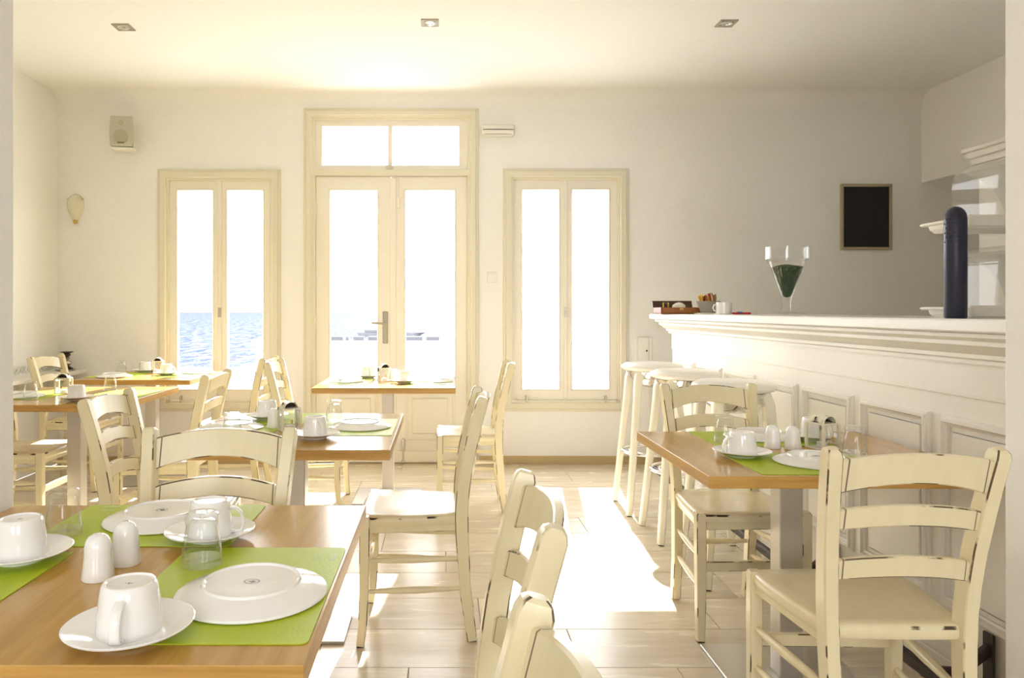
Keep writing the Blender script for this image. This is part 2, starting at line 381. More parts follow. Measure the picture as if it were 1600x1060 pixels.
def window(name, lab, ox0, ox1, l0, g0, g1, g2, g3, l1, oy0, oy1, top, gtop, gbot, bot):
    r = thing(name, lab, 'window', kind='structure')
    b = MB()
    X0, X1, Z0, Z1 = wx(ox0), wx(ox1), wz(oy1), wz(oy0)
    frame_ring(b, X0, X1, Z0, Z1, 0.066, YW-0.018, YW+0.003, c=0.004)
    frame_ring(b, X0+0.018, X1-0.018, Z0+0.018, Z1-0.018, 0.05, YW-0.030, YW-0.01, c=0.005)
    frame_ring(b, X0+0.055, X1-0.055, Z0+0.055, Z1-0.055, 0.032, YW-0.012, YW+0.10, c=0.003)
    b.build('casing', M['casing'], r)
    L0, L1, Lm = wx(l0), wx(l1), wx((g1+g2)/2)
    zt, zb = wz(top), wz(bot)
    s1 = sash(r, L0, Lm-0.002, zb, zt, wx(g0), wx(g1), wz(gbot), wz(gtop))
    s2 = sash(r, Lm+0.002, L1, zb, zt, wx(g2), wx(g3), wz(gbot), wz(gtop))
    MB().box(Lm-0.016, Lm+0.016, YW+0.002, YW+0.014, zb+0.01, zt-0.01, 0.004).build('meeting_strip', M['trimw'], s2)
    MB().box(Lm-0.014, Lm+0.014, YW-0.002, YW+0.003, wz(496), wz(481), 0.002).box(Lm-0.005, Lm+0.005, YW-0.024, YW+0.0, wz(492), wz(486), 0.002).build('latch', M['silver'], r)
    MB().box(Lm-0.02, Lm+0.02, YW-0.006, YW+0.012, zt-0.012, zt+0.012, 0.003).build('top_catch', M['trimw'], r)
    for s, xc in ((-1, L0+0.07), (1, L1-0.07)):           # sliding bolts along the bottom rail
        zz = zb-0.012
        q = MB().tube([(xc-0.085, YW-0.006, zz), (xc+0.085, YW-0.006, zz)], 0.006, 8)
        q.box(xc-0.10 if s < 0 else xc+0.05, xc-0.05 if s < 0 else xc+0.10, YW-0.014, YW+0.0, zz-0.014, zz+0.014, 0.003)
        q.box(xc+0.03*-s-0.006, xc+0.03*-s+0.006, YW-0.018, YW+0.012, zz-0.016, zz+0.045, 0.002)
        q.build('bolt', M['silver'], r)
    for s, xc in ((-1, L0-0.004), (1, L1+0.004)):
        for z_ in (zb+0.25, zt-0.18):
            MB().tube([(xc, YW+0.004, z_-0.05), (xc, YW+0.004, z_+0.05)], 0.008, 8).build('hinge', M['trimw'], r)
    return r
window('window_1', 'cream-framed double window at left with the blue sea in view', 247, 439, 263, 277, 331, 355, 410, 423, 265, 643, 281, 298, 608, 625)
window('window_2', 'cream-framed double window at right between door and bar stools', 786, 982, 803, 817, 873, 895, 951, 966, 264, 643, 280, 297, 608, 625)
dr = thing('door_1', 'cream glazed double door with a transom light in the back wall', 'door', kind='structure')
b = MB(); X0, X1, Z1 = wx(475), wx(748), wz(170)
frame_ring(b, X0, X1, 0.0, Z1, 0.07, YW-0.02, YW+0.003, bottom=False, c=0.004)
frame_ring(b, X0+0.02, X1-0.02, 0.0, Z1-0.02, 0.04, YW-0.034, YW-0.01, bottom=False, c=0.005)
frame_ring(b, X0+0.055, X1-0.055, 0.0, Z1-0.055, 0.035, YW-0.01, YW+0.12, bottom=False, c=0.003)
b.box(X0+0.055, X1-0.055, YW-0.014, YW+0.08, wz(275), wz(265), 0.004)
b.build('casing', M['casing'], dr)
b = MB(); zt0, zt1 = wz(265), wz(187)
out = [(wx(492), zt0), (wx(730), zt0), (wx(730), zt1), (wx(492), zt1)]; inn = [(wx(503), wz(258)), (wx(717), wz(258)), (wx(717), wz(197)), (wx(503), wz(197))]
b.loft([[(o[0], YW+.045, o[1]), (o[0], YW+.008, o[1]), (n_[0], YW+.008, n_[1]), (n_[0], YW+.045, n_[1])] for o, n_ in zip(out, inn)], closed=True)
b.box(wx(606), wx(613), YW+0.009, YW+0.044, wz(258)-.002, wz(197)+.002)
tf = b.build('transom_frame', M['trimw'], dr)
for x0, x1 in ((503, 606), (613, 717)):
    MB().box(wx(x0)-0.003, wx(x1)+0.003, YW+0.024, YW+0.028, wz(258)-0.003, wz(197)+0.003).build('pane', M['pane'], tf)
MB().box(wx(604), wx(614), YW-0.012, YW+0.01, wz(265), wz(258), 0.003).build('transom_catch', M['silver'], dr)
for x0, x1, g0, g1 in ((493, 610.5, 516, 589), (611.5, 730, 634, 710)):
    s = sash(dr, wx(x0), wx(x1), 0.003, wz(276), wx(g0), wx(g1), wz(589), wz(298), name='leaf')
    z0, z1 = wz(688), wz(613); b = MB()
    frame_ring(b, wx(g0)-0.002, wx(g1)+0.002, z0, z1, 0.018, YW+0.003, YW+0.014, c=0.004)
    b.box(wx(g0)+0.05, wx(g1)-0.05, YW+0.004, YW+0.014, z0+0.05, z1-0.05, 0.004)
    b.build('moulded_panel', M['trimw'], s)
    MB().box(wx(x0)+0.004, wx(x1)-0.004, YW+0.002, YW+0.014, 0.01, 0.10, 0.004).build('kick_rail', M['trimw'], s)
    if x0 < 500:
        hx = wx(602); zc = wz(512)
        q = MB().box(hx-0.021, hx+0.021, YW+0.004, YW+0.014, zc-0.125, zc+0.125, 0.004)
        hp = q.build('handle_plate', M['satin'], s, bevel=0.003)
        MB().tube([(hx, YW+0.012, zc+0.03), (hx, YW-0.045, zc+0.03), (hx-0.02, YW-0.052, zc+0.033), (hx-0.10, YW-0.05, zc+0.037)], 0.009, 10).tube([(hx, YW+0.006, zc-0.07), (hx, YW-0.002, zc-0.07)], 0.009, 10).build('lever', M['satin'], s, smooth=40)
    else:
        MB().box(wx(612)-0.014, wx(619), YW+0.003, YW+0.014, 0.005, wz(278), 0.003).build('meeting_strip', M['trimw'], s)
        hx = wx(622)
        MB().tube([(hx, YW+0.0, wz(278)), (hx, YW+0.0, wz(322))], 0.006, 8).box(hx-0.012, hx+0.012, YW-0.008, YW+0.012, wz(326), wz(308), 0.003).build('top_bolt', M['trimw'], s)
        hx = wx(630)
        MB().tube([(hx, YW+0.0, 0.02), (hx, YW+0.0, 0.20)], 0.005, 8).box(hx-0.01, hx+0.01, YW-0.008, YW+0.012, 0.12, 0.19, 0.003).box(hx-0.012, hx+0.012, YW-0.008, YW+0.012, 0.006, 0.03, 0.003).build('foot_bolt', M['silver'], s)
MB().box(wx(487), wx(736), YW-0.003, YW+TH, -0.1, 0.002).box(wx(487), wx(736), YW+0.052, YW+TH, 0.0, 0.03, 0.004).build('threshold', M['stone'], dr)
for z_ in (0.25, 1.1, 2.0):
    for xx in (wx(492), wx(731)):
        MB().tube([(xx, YW+0.004, z_-0.05), (xx, YW+0.004, z_+0.05)], 0.008, 8).build('hinge', M['trimw'], dr)
portal(W1[0], W1[1], W1[2], W1[3], YW+TH+0.01, -1)
portal(W2[0], W2[1], W2[2], W2[3], YW+TH+0.01, -1)
portal(D1[0], D1[1], D1[2], D1[3], YW+TH+0.01, -1)
for h in RH: portal(*h, YR-TH-0.01, 1)

# ------------------------------------------------------------------ outside
tag(MB().box(-14, 14, YW+TH, 9.6, -0.35, -0.12).build('terrace', M['terr']), 'sunlit white terrace outside the windows', 'terrace', kind='structure')
tag(MB().box(-2.35, 13, 9.3, 9.55, -0.12, 0.74).box(-2.4, 13.05, 9.26, 9.6, 0.74, 0.80).build('terrace_parapet', M['terr'], bevel=0.01), 'low white parapet wall outside beyond the glazed door', 'parapet')
tag(MB().box(-9, -2.42, 9.3, 9.55, -0.12, 0.40).box(-9, -2.41, 9.27, 9.58, 0.40, 0.45).build('garden_wall', M['terr'], bevel=0.01), 'low white wall outside below the sea view at left', 'wall')
tag(MB().box(-1800, 1800, 9.6, 2600, -5.2, -5.0).build('sea', M['sea']), 'rippled blue sea reaching to the bright horizon', 'sea', kind='structure')
bo = thing('boat', 'long grey boat on the water seen through the door panes', 'boat', (-12.2, 176, -5.0))
ring = lambda z, o: [(-8.2+o, -1.6, z), (5.5, -1.7, z), (8.4-o*1.5, 0, z), (5.5, 1.7, z), (-8.2+o, 1.6, z)]
MB().loft([ring(0, 1.0), ring(0.5, 0.5), ring(0.95, 0.0)]).build('hull', M['hull'], bo)
MB().box(-6.2, 3.2, -1.2, 1.2, 0.95, 1.6, 0.1).build('cabin', M['hull'], bo)
MB().tube([(-1.0, 0, 1.6), (-1.0, 0, 2.6)], 0.06, 6).build('mast', M['hull'], bo)
q = thing('breakwater', 'grey stone breakwater with pale gaps in front of the boat', 'breakwater', (0, 151, -5.0))
for x0, x1 in ((-22.7, -20.2), (-19.5, -19.0), (-18.0, -15.9), (-15.0, -1.5+-9.2), (-7.5+0.2, -3.9), (-3.1, -0.5)):
    MB().box(x0, x1, -0.8, 0.8, -0.1, 0.85, 0.1).build('stone_block', M['rock'], q)

# ------------------------------------------------------------------ bar
BX = 1.60
bar = thing('bar_counter', 'white panelled bar counter running along the right side', 'bar counter', (BX, 0, 0))
YB0, YB1 = 1.745, 5.10
b = MB().box(0.0, 0.5, YB0, YB1, 0.0, 1.05).box(-0.012, 0.0, YB0, YB1, 0.0, 0.10, 0.003).box(-0.008, 0.002, YB0, YB1, 0.935, 0.945, 0.002)
b.box(0.0, 0.5, YB1-0.001, YB1+0.008, 0.935, 0.945); b.box(-0.006, 0.0, YB0, YB1, 0.945, 1.05)
b.build('body', M['barw'], bar)
def sweep_corner(b, prof, x0, yend, y0):           # profile (out, z) carried along the front and round the far end
    r = [[(x0-o, y0, z) for o, z in prof], [(x0-o, yend+o, z) for o, z in prof], [(x0+0.5, yend+o, z) for o, z in prof]]
    b.loft(r)
b = MB(); sweep_corner(b, [(0, 1.04), (0.022, 1.04), (0.022, 1.052), (0.034, 1.058), (0.034, 1.07), (0.05, 1.08), (0.066, 1.098), (0.072, 1.098), (0.072, 1.11), (0.095, 1.122), (0.095, 1.134), (0, 1.134)], 0, YB1, YB0)
b.build('cornice', M['barw'], bar)
for k in range(7):
    y1 = 2.80+0.448*(k-1); y0 = y1-0.395
    if k == 0: y0 = 1.96
    b = MB(); z0, z1 = 0.265, 0.869
    prof = [(0, 0.001), (0, -0.008), (0.004, -0.012), (0.009, -0.012), (0.012, -0.019), (0.020, -0.019), (0.026, -0.010), (0.032, -0.007), (0.034, 0.001)]
    b.loft([[(x, y+sy*i, z+sz*i) for i, x in prof] for y, z, sy, sz in ((y0, z0, 1, 1), (y1, z0, -1, 1), (y1, z1, -1, -1), (y0, z1, 1, -1))], closed=True)
    b.build('panel_moulding', M['barw'], bar)
    MB().box(-0.006, 0.001, y0+0.05, y1-0.05, z0+0.05, z1-0.05, 0.003).build('panel', M['barw'], bar)
b = MB(); sweep_corner(b, [(0, 1.136), (0.115, 1.136), (0.125, 1.142), (0.125, 1.170), (0.120, 1.175), (0, 1.175)], 0, YB1, YB0)
b.box(-0.001, 0.56, YB0, YB1+0.001, 1.136, 1.175)
bt = b.build('worktop', M['bartop'], loc=(BX, 0, 0)); tag(bt, 'thick white moulded worktop of the bar counter', 'worktop')
fr = thing('foot_rail', 'dark iron foot rail along the base of the white bar', 'foot rail', (BX, 0, 0))
MB().tube([(-0.215, 1.78, 0.17), (-0.215, 4.95, 0.17)], 0.02, 12).build('rail', M['iron'], fr, smooth=40)
for yy in (2.13, 2.98, 4.195):
    b = MB().box(-0.020, -0.012, yy-0.022, yy+0.022, 0.105, 0.265, 0.003)
    b.bar([(-0.015, yy, 0.22), (-0.06, yy, 0.185), (-0.11, yy, 0.15), (-0.21, yy, 0.155)], [(0.022, 0.03)]*4, 0.004, side=(0, 1, 0))
    b.build('bracket', M['iron'], fr)
BT = 1.175
def bpx(x, Y): return (x-CX)*Y/F
# cabinet with a crown behind the bar
cb = thing('wall_cabinet', 'tall white cabinet with crown moulding behind the pastry stand', 'cabinet', (3.36, 3.3, 0))
MB().box(0.0, 0.85, 0, 1.30, 0.0, 2.12).build('body', M['barw'], cb)
b = MB()
for z0, z1, o in ((2.08, 2.11, 0.015), (2.11, 2.15, 0.03), (2.15, 2.19, 0.05), (2.19, 2.215, 0.07)): b.box(-o, 0.85, 0, 1.30+o, z0, z1, 0.004)
b.build('crown', M['barw'], cb)
for y0 in (0.06, 0.68): 
    d_ = MB().box(-0.016, 0.0, y0, y0+0.58, 0.12, 2.04, 0.004).build('door', M['barw'], cb)
    MB().box(-0.03, -0.016, y0+0.27, y0+0.29, 1.0, 1.12, 0.003).build('handle', M['silver'], d_)

# items on the bar
st = thing('pastry_stand', 'two-tier pastry stand with clear domes and dark blue column on the bar', 'display stand', (1.585, 2.27, BT))
b = MB(); n = 24
rows = [(0.029, 0.0), (0.031, 0.004), (0.031, 0.305), (0.029, 0.320), (0.023, 0.333), (0.013, 0.342), (0.004, 0.345)]
col_ = b.lathe(rows, n).build('column', M['navy'], st, smooth=40)
b = MB()
for r_ in range(6):
    for k in range(5):
        a = -3.25+0.36*k+(0.18 if r_ % 2 else 0); zz = 0.235+0.014*r_
        p = Vector((0.0305*math.cos(a), 0.0305*math.sin(a), zz)); b.lathe([(0.0022, -0.002), (0.003, 0), (0.0022, 0.002)], 6, p.x, p.y, p.z)
b.build('grip_dots', M['navy'], col_)
for zt_ in (0.0, 0.285):
    b = MB()
    b.loft([[(x, y, zt_+z) for x, y in [(0.068+i, 0.05+i), (0.48-i, 0.05+i), (0.48-i, 0.26-i), (0.068+i, 0.26-i)]] for i, z in ((0.025, 0.0), (0.015, 0.012), (0.012, 0.026))])
    b.box(0.062, 0.50, 0.035, 0.27, zt_+0.026, zt_+0.036, 0.004)
    b.box(0.066, 0.50, 0.030, 0.055, zt_+0.0, zt_+0.040, 0.006)
    tr = b.build('tray', M['plast'], st)
    # clear roll-top cover
    prof = []
    x0, x1, z0, z1, r_ = 0.165, 0.49, zt_+0.037, zt_+0.235, 0.07
    outer = [(x0, z0)]+[(x0+r_-r_*math.cos(a), z1-r_+r_*math.sin(a)) for a in [PI/2*k/8 for k in range(9)]]+[(x1-r_+r_*math.sin(a), z1-r_+r_*math.cos(a)) for a in [PI/2*k/8 for k in range(9)]]+[(x1, z0)]
    b = MB(); b.loft([[(x, 0.045, z) for x, z in outer], [(x, 0.255, z) for x, z in outer]], caps=True)
    b.build('dome', M['acryl'], tr, smooth=30)
    b = MB(); arc = [(0.19+0.16*math.sin(a), zt_+0.04+0.175*math.cos(a)) for a in [PI/2*k/14 for k in range(15)]]
    rings = [[(x, 0.06, z), (x, 0.24, z), (x-0.010, 0.24, z-0.012), (x-0.010, 0.06, z-0.012)] for x, z in arc]
    b.loft(rings); b.build('roll_cover', M['frost'], tr, smooth=40)
# glass vase with moss
VX, VY = 1.75, 3.73
va = thing('footed_glass_vase', 'tall footed clear glass vase of green moss on the bar', 'vase', (VX, VY, BT))
outer = [(0.002, 0.0), (0.080, 0.0), (0.083, 0.004), (0.07, 0.010), (0.03, 0.018), (0.019, 0.03), (0.019, 0.075), (0.024, 0.09), (0.088, 0.272), (0.104, 0.283), (0.104, 0.345)]
inner = [(0.100, 0.345), (0.100, 0.286), (0.085, 0.276), (0.021, 0.093), (0.004, 0.082)]
MB().lathe(outer+inner, 40).build('bowl', M['glass'], va, smooth=35)
b = MB(); rnd = random.Random(3)
prof = [(0.004, 0.088)]+[(0.0195+0.0575*k/12*1.0, 0.095+0.148*k/12) for k in range(13)]+[(0.05, 0.250), (0.02, 0.254), (0.003, 0.256)]
rings = []
for r_, z in prof:
    rings.append([((r_-rnd.random()*min(0.005, r_*0.3))*math.cos(2*PI*j/28), (r_-rnd.random()*min(0.005, r_*0.3))*math.sin(2*PI*j/28), z+rnd.uniform(-0.004, 0.004)*(z > 0.1)) for j in range(28)])
b.loft(rings)
for k in range(500):
    t_ = rnd.random()**0.6; a = rnd.random()*2*PI; z = 0.11+0.142*t_; r_ = (0.022+0.054*(z-0.095)/0.148)*(1.0 if z < 0.235 else rnd.random()**0.5*0.95)-0.002
    p = Vector((r_*math.cos(a), r_*math.sin(a), z)); d1 = Vector((rnd.uniform(-1,1), rnd.uniform(-1,1), rnd.uniform(-1,1))).normalized()*0.0045; d2 = d1.orthogonal().normalized()*0.003
    b.add([p-d1*0.5, p+d2*0.5, p+d1*0.5, p-d2*0.5], [(0, 1, 2, 3)])
mo = b.build('moss', M['moss'], loc=(VX, VY, BT)); tag(mo, 'dark green moss filling the footed glass vase', 'moss', kind='stuff')
# tea box, bowl of sugar, cup, red clip
Yb = 4.86
tb = thing('tea_box', 'open reddish brown wooden box with dark lid at the bar end', 'box', (bpx(1058, Yb), Yb, BT))
b = MB(); w2, d2 = 0.132, 0.09
b.box(-w2, w2, -d2, d2, 0, 0.006); b.box(-w2, w2, -d2, -d2+0.008, 0, 0.043, 0.002); b.box(-w2, w2, d2-0.008, d2, 0, 0.043, 0.002); b.box(-w2, -w2+0.008, -d2, d2, 0, 0.043, 0.002); b.box(w2-0.008, w2, -d2, d2, 0, 0.043, 0.002)
b.build('body', M['boxwood'], tb)
b = MB(); b.add([(-w2, d2, 0.040), (w2, d2, 0.040), (w2, d2+0.02, 0.088), (-w2, d2+0.02, 0.088), (-w2, d2+0.01, 0.038), (w2, d2+0.01, 0.038), (w2, d2+0.03, 0.086), (-w2, d2+0.03, 0.086)], [(0,1,2,3),(4,5,6,7),(0,1,5,4),(1,2,6,5),(2,3,7,6),(3,0,4,7)])
b.build('lid', M['boxin'], tb)
MB().box(-0.012, 0.012, -d2-0.003, -d2+0.001, 0.026, 0.040, 0.001).build('clasp', M['brass'], tb)
ox, oy = tb.location.x, tb.location.y
for k, (dx, cl, lean) in enumerate(((-0.100, 'yellow', 0.12), (-0.078, 'dark', 0.12), (-0.056, 'yellow', 0.12))):
    o = MB().box(-0.028, 0.028, -0.004, 0.004, 0, 0.066, 0.001).build('tea_sachet', M[cl], loc=(ox+dx, oy-0.03+0.02*k, BT+0.007)); o.rotation_euler = (0, -lean, 1.25)
    tag(o, ['yellow tea sachet leaning at the left end of the wooden box', 'dark tea sachet between two yellow ones in the wooden box', 'yellow tea sachet second from the left end of the wooden box'][k], 'sachet')
o = MB().lathe([(0.004, 0.0), (0.04, 0.0), (0.046, 0.03), (0.04, 0.052), (0.02, 0.066), (0.003, 0.070)], 20).build('paper_bundle', M['wax'], smooth=40, loc=(ox+0.015, oy+0.01, BT+0.007))
tag(o, 'crumpled white paper bundle lying in the wooden box', 'paper')
Yb = 4.70; bx_ = bpx(1107, Yb)
pl = MB().box(-0.085, 0.085, -0.06, 0.06, 0, 0.008, 0.003).build('small_tray', M['plast'], loc=(bpx(1110, Yb), Yb, BT)); tag(pl, 'small flat white tray under the grey sugar bowl', 'tray')
b = MB(); b.lathe([(0.003, 0.0), (0.045, 0.0), (0.075, 0.075), (0.072, 0.075), (0.043, 0.005), (0.003, 0.005)], 28)
sb = b.build('sugar_bowl', M['bowl'], smooth=35, loc=(bx_, Yb, BT+0.008)); tag(sb, 'grey tapered bowl full of sugar packets on the bar', 'bowl')
for k in range(22):
    a = rnd.random()*2*PI; r_ = 0.008+0.05*rnd.random()
    o = MB().box(-0.012, 0.012, -0.002, 0.002, -0.045, 0.045, 0.0008).build('sugar_packet', M[('yellow', 'brownp', 'yellow', 'yellow', 'brownp', 'redp')[k % 6]], loc=(bx_+r_*math.cos(a), Yb+r_*math.sin(a), BT+0.008+0.070+rnd.uniform(-0.008, 0.018)))
    o.rotation_euler = (rnd.uniform(-0.5, 0.5), rnd.uniform(-0.6, 0.6), rnd.uniform(0, PI))
    tag(o, ('yellow', 'brown', 'yellow', 'yellow', 'brown', 'red')[k % 6]+' paper sugar packet standing in the grey bowl on the bar', 'sugar packet', 'sugar packets in the grey bowl')
rc = thing('red_clip', 'small red clip lying on the bar beside the white mug', 'clip', (bpx(1158, 4.45), 4.45, BT), 0.15)
MB().box(-0.055, 0.06, -0.012, 0.012, 0, 0.012, 0.003).build('body', M['red'], rc)
MB().box(-0.022, 0.004, -0.014, 0.014, 0.004, 0.016, 0.003).build('spring', M['blue'], rc)

# ------------------------------------------------------------------ wall and ceiling fittings
for x, y, lab in ((193, 42, 'square recessed ceiling downlight at the left above the speaker'), (672, 35, 'square recessed ceiling downlight in the middle above the door'), (1135, 36, 'square recessed ceiling downlight at the right above the bar')):
    d = F*(CEIL-H)/(CY-y); X = (x-CX)*d/F
    t = thing('ceiling_light', lab, 'ceiling light', (X, d, CEIL), group='recessed ceiling downlights')
    b = MB(); s_ = 0.052
    for a in ((-s_, s_, -s_, -0.032), (-s_, s_, 0.032, s_), (-s_, -0.032, -0.032, 0.032), (0.032, s_, -0.032, 0.032)): b.box(*a, -0.007, 0.001, 0.001)
    b.build('frame', M['satin'], t)
    MB().lathe([(0.034, -0.003), (0.036, -0.005), (0.034, -0.009), (0.024, -0.006), (0.022, -0.001), (0.003, -0.001)], 24).build('lamp', M['chrome'], t, smooth=40)
    MB().box(-0.034, 0.034, -0.034, 0.034, -0.0012, 0.0005).build('recess', M['dark'], t)
sp = thing('wall_speaker', 'beige loudspeaker mounted high on the wall above the left window', 'speaker', (-2.455, YW, 2.548), 0.16)
sp.scale = (0.93, 1, 0.97)
b = MB(); b.loft([[(x*k, y_, z*k2) for x, z in ((-0.088, -0.105), (-0.094, 0.0), (-0.088, 0.128), (0.088, 0.128), (0.094, 0.0), (0.088, -0.105))] for y_, k, k2 in ((-0.05, 0.7, 0.9), (-0.17, 1.0, 1.0), (-0.185, 0.93, 0.96))])
b.build('cabinet', M['spk'], sp, bevel=0.004)
MB().lathe([(0.055, 0), (0.055, 0.006), (0.03, 0.010), (0.003, 0.011)], 28).build('woofer', M['spkd'], sp, smooth=40).matrix_local = Matrix.Translation((0, -0.184, -0.035)) @ Matrix.Rotation(PI/2, 4, 'X')
MB().lathe([(0.02, 0), (0.02, 0.005), (0.003, 0.006)], 20).build('tweeter', M['spkd'], sp, smooth=40).matrix_local = Matrix.Translation((0, -0.184, 0.075)) @ Matrix.Rotation(PI/2, 4, 'X')
MB().box(-0.026, 0.026, -0.192, -0.184, -0.085, -0.077, 0.002).build('badge', M['dark'], sp)
b = MB().box(-0.085, 0.085, -0.16, -0.05, -0.128, -0.108, 0.004); b.box(-0.05, 0.05, -0.06, 0.012, -0.10, 0.05, 0.004); b.build('bracket', M['plast'], sp)
sn = thing('wall_sconce', 'cream half-shell wall lamp with brass tip left of the window', 'wall lamp', (wx(119), YW, wz(327)))
b = MB(); rings = []
for k in range(13):
    t_ = k/12; z = 0.118-0.205*t_
    r_ = 0.064*(max(0.02, 1-((0.42-t_)/0.42)**2)**0.5 if t_ < 0.42 else 1-0.72*((t_-0.42)/0.58)**1.8)
    rings.append([(r_*math.cos(a), -r_*1.15*math.sin(a), z) for a in [PI*j/16 for j in range(17)]])
b.loft(rings); b.build('shell', M['lantern'], sn, smooth=40)
MB().lathe([(0.004, -0.028), (0.014, -0.018), (0.017, 0), (0.012, 0.006)], 16, 0, -0.018, -0.092).build('finial', M['brass'], sn, smooth=40)
for s in (-1, 1): MB().lathe([(0.006, -0.006), (0.008, 0), (0.006, 0.006)], 10, s*0.056, -0.012, 0.078).build('screw', M['brass'], sn)
el = thing('emergency_light', 'slim white emergency light on the wall right of the door top', 'emergency light', ((wx(752)+wx(804))/2+0.005, YW, wz(205)))
MB().box(-0.135, 0.125, -0.05, 0.0, -0.048, 0.045, 0.012).build('housing', M['plast'], el)
MB().box(-0.118, 0.100, -0.058, -0.048, -0.036, -0.004, 0.004).box(-0.118, 0.100, -0.058, -0.048, 0.004, 0.034, 0.004).build('diffuser', M['cush'], el)
MB().box(-0.128, 0.118, -0.0525, -0.049, -0.004, 0.004).build('seam', M['greyp'], el)
sw = thing('light_switch', 'white light switch on the wall between door and right window', 'light switch', (wx(769), YW, wz(434)))
MB().box(-0.04, 0.04, -0.010, 0, -0.04, 0.04, 0.003).build('plate', M['plast'], sw)
MB().box(-0.024, 0.024, -0.015, -0.009, -0.024, 0.024, 0.002).build('rocker', M['plast'], sw)
so = thing('socket_box', 'white socket box with trunking on the wall beside the bar end', 'socket', (wx(1005), YW, wz(547)))
MB().box(-0.05, 0.035, -0.035, 0, -0.10, 0.10, 0.004).build('box', M['plast'], so)
MB().box(0.012, 0.024, -0.037, -0.033, -0.012, 0.002).build('hole', M['rubber'], so)
MB().box(0.036, 0.066, -0.022, 0, wz(720)-wz(547), 0.10, 0.003).build('trunking', M['plast'], so)
cbd = thing('chalkboard', 'small black chalkboard in a pale frame on the back wall', 'chalkboard', ((wx(1312)+wx(1392))/2, YW, (wz(288)+wz(391))/2))
b = MB(); hw, hh = 0.20, 0.257; frame_ring(b, -hw, hw, -hh, hh, 0.022, -0.024, 0.0, c=0.004); b.build('frame', M['boardf'], cbd)
MB().box(-hw+0.018, hw-0.018, -0.012, 0.0, -hh+0.018, hh-0.018).build('slate', M['black'], cbd)
# shelf with perforated rail and ornament on the left wall
sh = thing('wall_shelf', 'slim white shelf with a perforated gallery rail on the left wall', 'shelf', (XL, 0, 0))
MB().box(0, 0.235, 4.55, YW-0.005, 0.712, 0.74, 0.004).build('board', M['plast'], sh)
for yy in (4.7, 5.2, 5.6): MB().box(0, 0.15, yy, yy+0.02, 0.60, 0.713).build('bracket', M['plast'], sh)
b = MB().box(0.004, 0.012, 4.55, YW-0.005, 0.739, 0.752).box(0.004, 0.012, 4.55, YW-0.005, 0.798, 0.808)
nst = 26
for k in range(nst):
    yc = 4.58+k*(YW-0.03-4.58)/(nst-1)
    b.loft([[(0.004+0.008*(j2 in (1, 2)), yc+(0.022 if j2 in (0, 1) else 0.013)*math.cos(a), 0.775+(0.027 if j2 in (0, 1) else 0.017)*math.sin(a)) for j2 in range(4)] for a in [2*PI*j/14 for j in range(14)]], closed=True)
b.build('gallery_rail', M['plast'], sh)
dish = MB().lathe([(0.003, 0.0), (0.05, 0.0), (0.075, 0.008), (0.073, 0.011), (0.05, 0.004), (0.003, 0.004)], 28).build('dish', M['greyp'], smooth=40, loc=(-2.86, 5.60, 0.74)); tag(dish, 'flat grey dish on the white wall shelf under the ornament', 'dish')
orn = thing('ornament', 'small dark and silver figurine ornament on the shelf dish', 'ornament', (-2.85, 5.60, 0.745))
MB().lathe([(0.003, 0), (0.042, 0), (0.045, 0.012), (0.026, 0.024), (0.012, 0.030), (0.003, 0.03)], 18).build('base', M['dark'], orn, smooth=40)
MB().lathe([(0.012, 0.028), (0.034, 0.05), (0.030, 0.064), (0.010, 0.078), (0.022, 0.09), (0.010, 0.106), (0.003, 0.108)], 16).build('figure', M['silver'], orn, smooth=40)
b = MB().lathe([(0.010, 0.10), (0.026, 0.112), (0.022, 0.128), (0.045, 0.136), (0.045, 0.140), (0.003, 0.142)], 14); b.build('crown', M['dark'], orn, smooth=40)

# ------------------------------------------------------------------ tables
TZ = 0.74
def table(x0, x1, y0, y1, lab, plate=0.42, px_=None):
    cx, cy = (x0+x1)/2, (y0+y1)/2
    t = thing('dining_table', lab, 'table', (cx, cy, 0), group='square oak pedestal tables')
    hx, hy = (x1-x0)/2, (y1-y0)/2; b = MB()
    b.add([(-hx,-hy,TZ),(hx,-hy,TZ),(hx,hy,TZ),(-hx,hy,TZ),(-hx,-hy,TZ-0.034),(hx,-hy,TZ-0.034),(hx,hy,TZ-0.034),(-hx,hy,TZ-0.034)], [(0,1,2,3),(4,5,6,7)])
    b.cur = 1; o = 0
    for f in ((0,1,5,4),(1,2,6,5),(2,3,7,6),(3,0,4,7)): b.f.append(list(f)); b.mi.append(1)
    b.build('table_top', [M['oak'], M['oakedge']], t, bevel=0.0015)
    p = (px_ if px_ is not None else cx)-cx
    MB().box(p-0.037, p+0.037, -0.037, 0.037, 0.01, TZ-0.04, 0.003).build('post', M['postp'], t)
    MB().box(p-0.16, p+0.16, -0.16, 0.16, TZ-0.041, TZ-0.034).build('mounting_plate', M['steel'], t)
    MB().box(p-plate/2, p+plate/2, -plate/2, plate/2, 0.0005, 0.011, 0.002).build('base_plate', M['steel'], t)
    return t
T_F = table(PX0+0.006, -0.178, 0.953, 1.734, 'oak table in the left foreground with three green placemats', plate=0.33)
T_3 = table(-0.95, -0.17, 2.42, 3.28, 'oak table in the middle behind the foreground chair back')
T_R = table(0.74, BX-0.03, 2.035, 2.79, 'oak table at right against the white bar panels', px_=1.13)
T_4 = table(-0.77, 0.083, 4.35, 5.10, 'oak table standing in front of the glazed door')
T_1 = table(-2.38, -1.577, 3.57, 4.42, 'oak table at far left beside the wall end', plate=0.36)
T_B = table(-2.44, -1.66, 4.85, 5.58, 'oak table at the back left under the sea-view window')

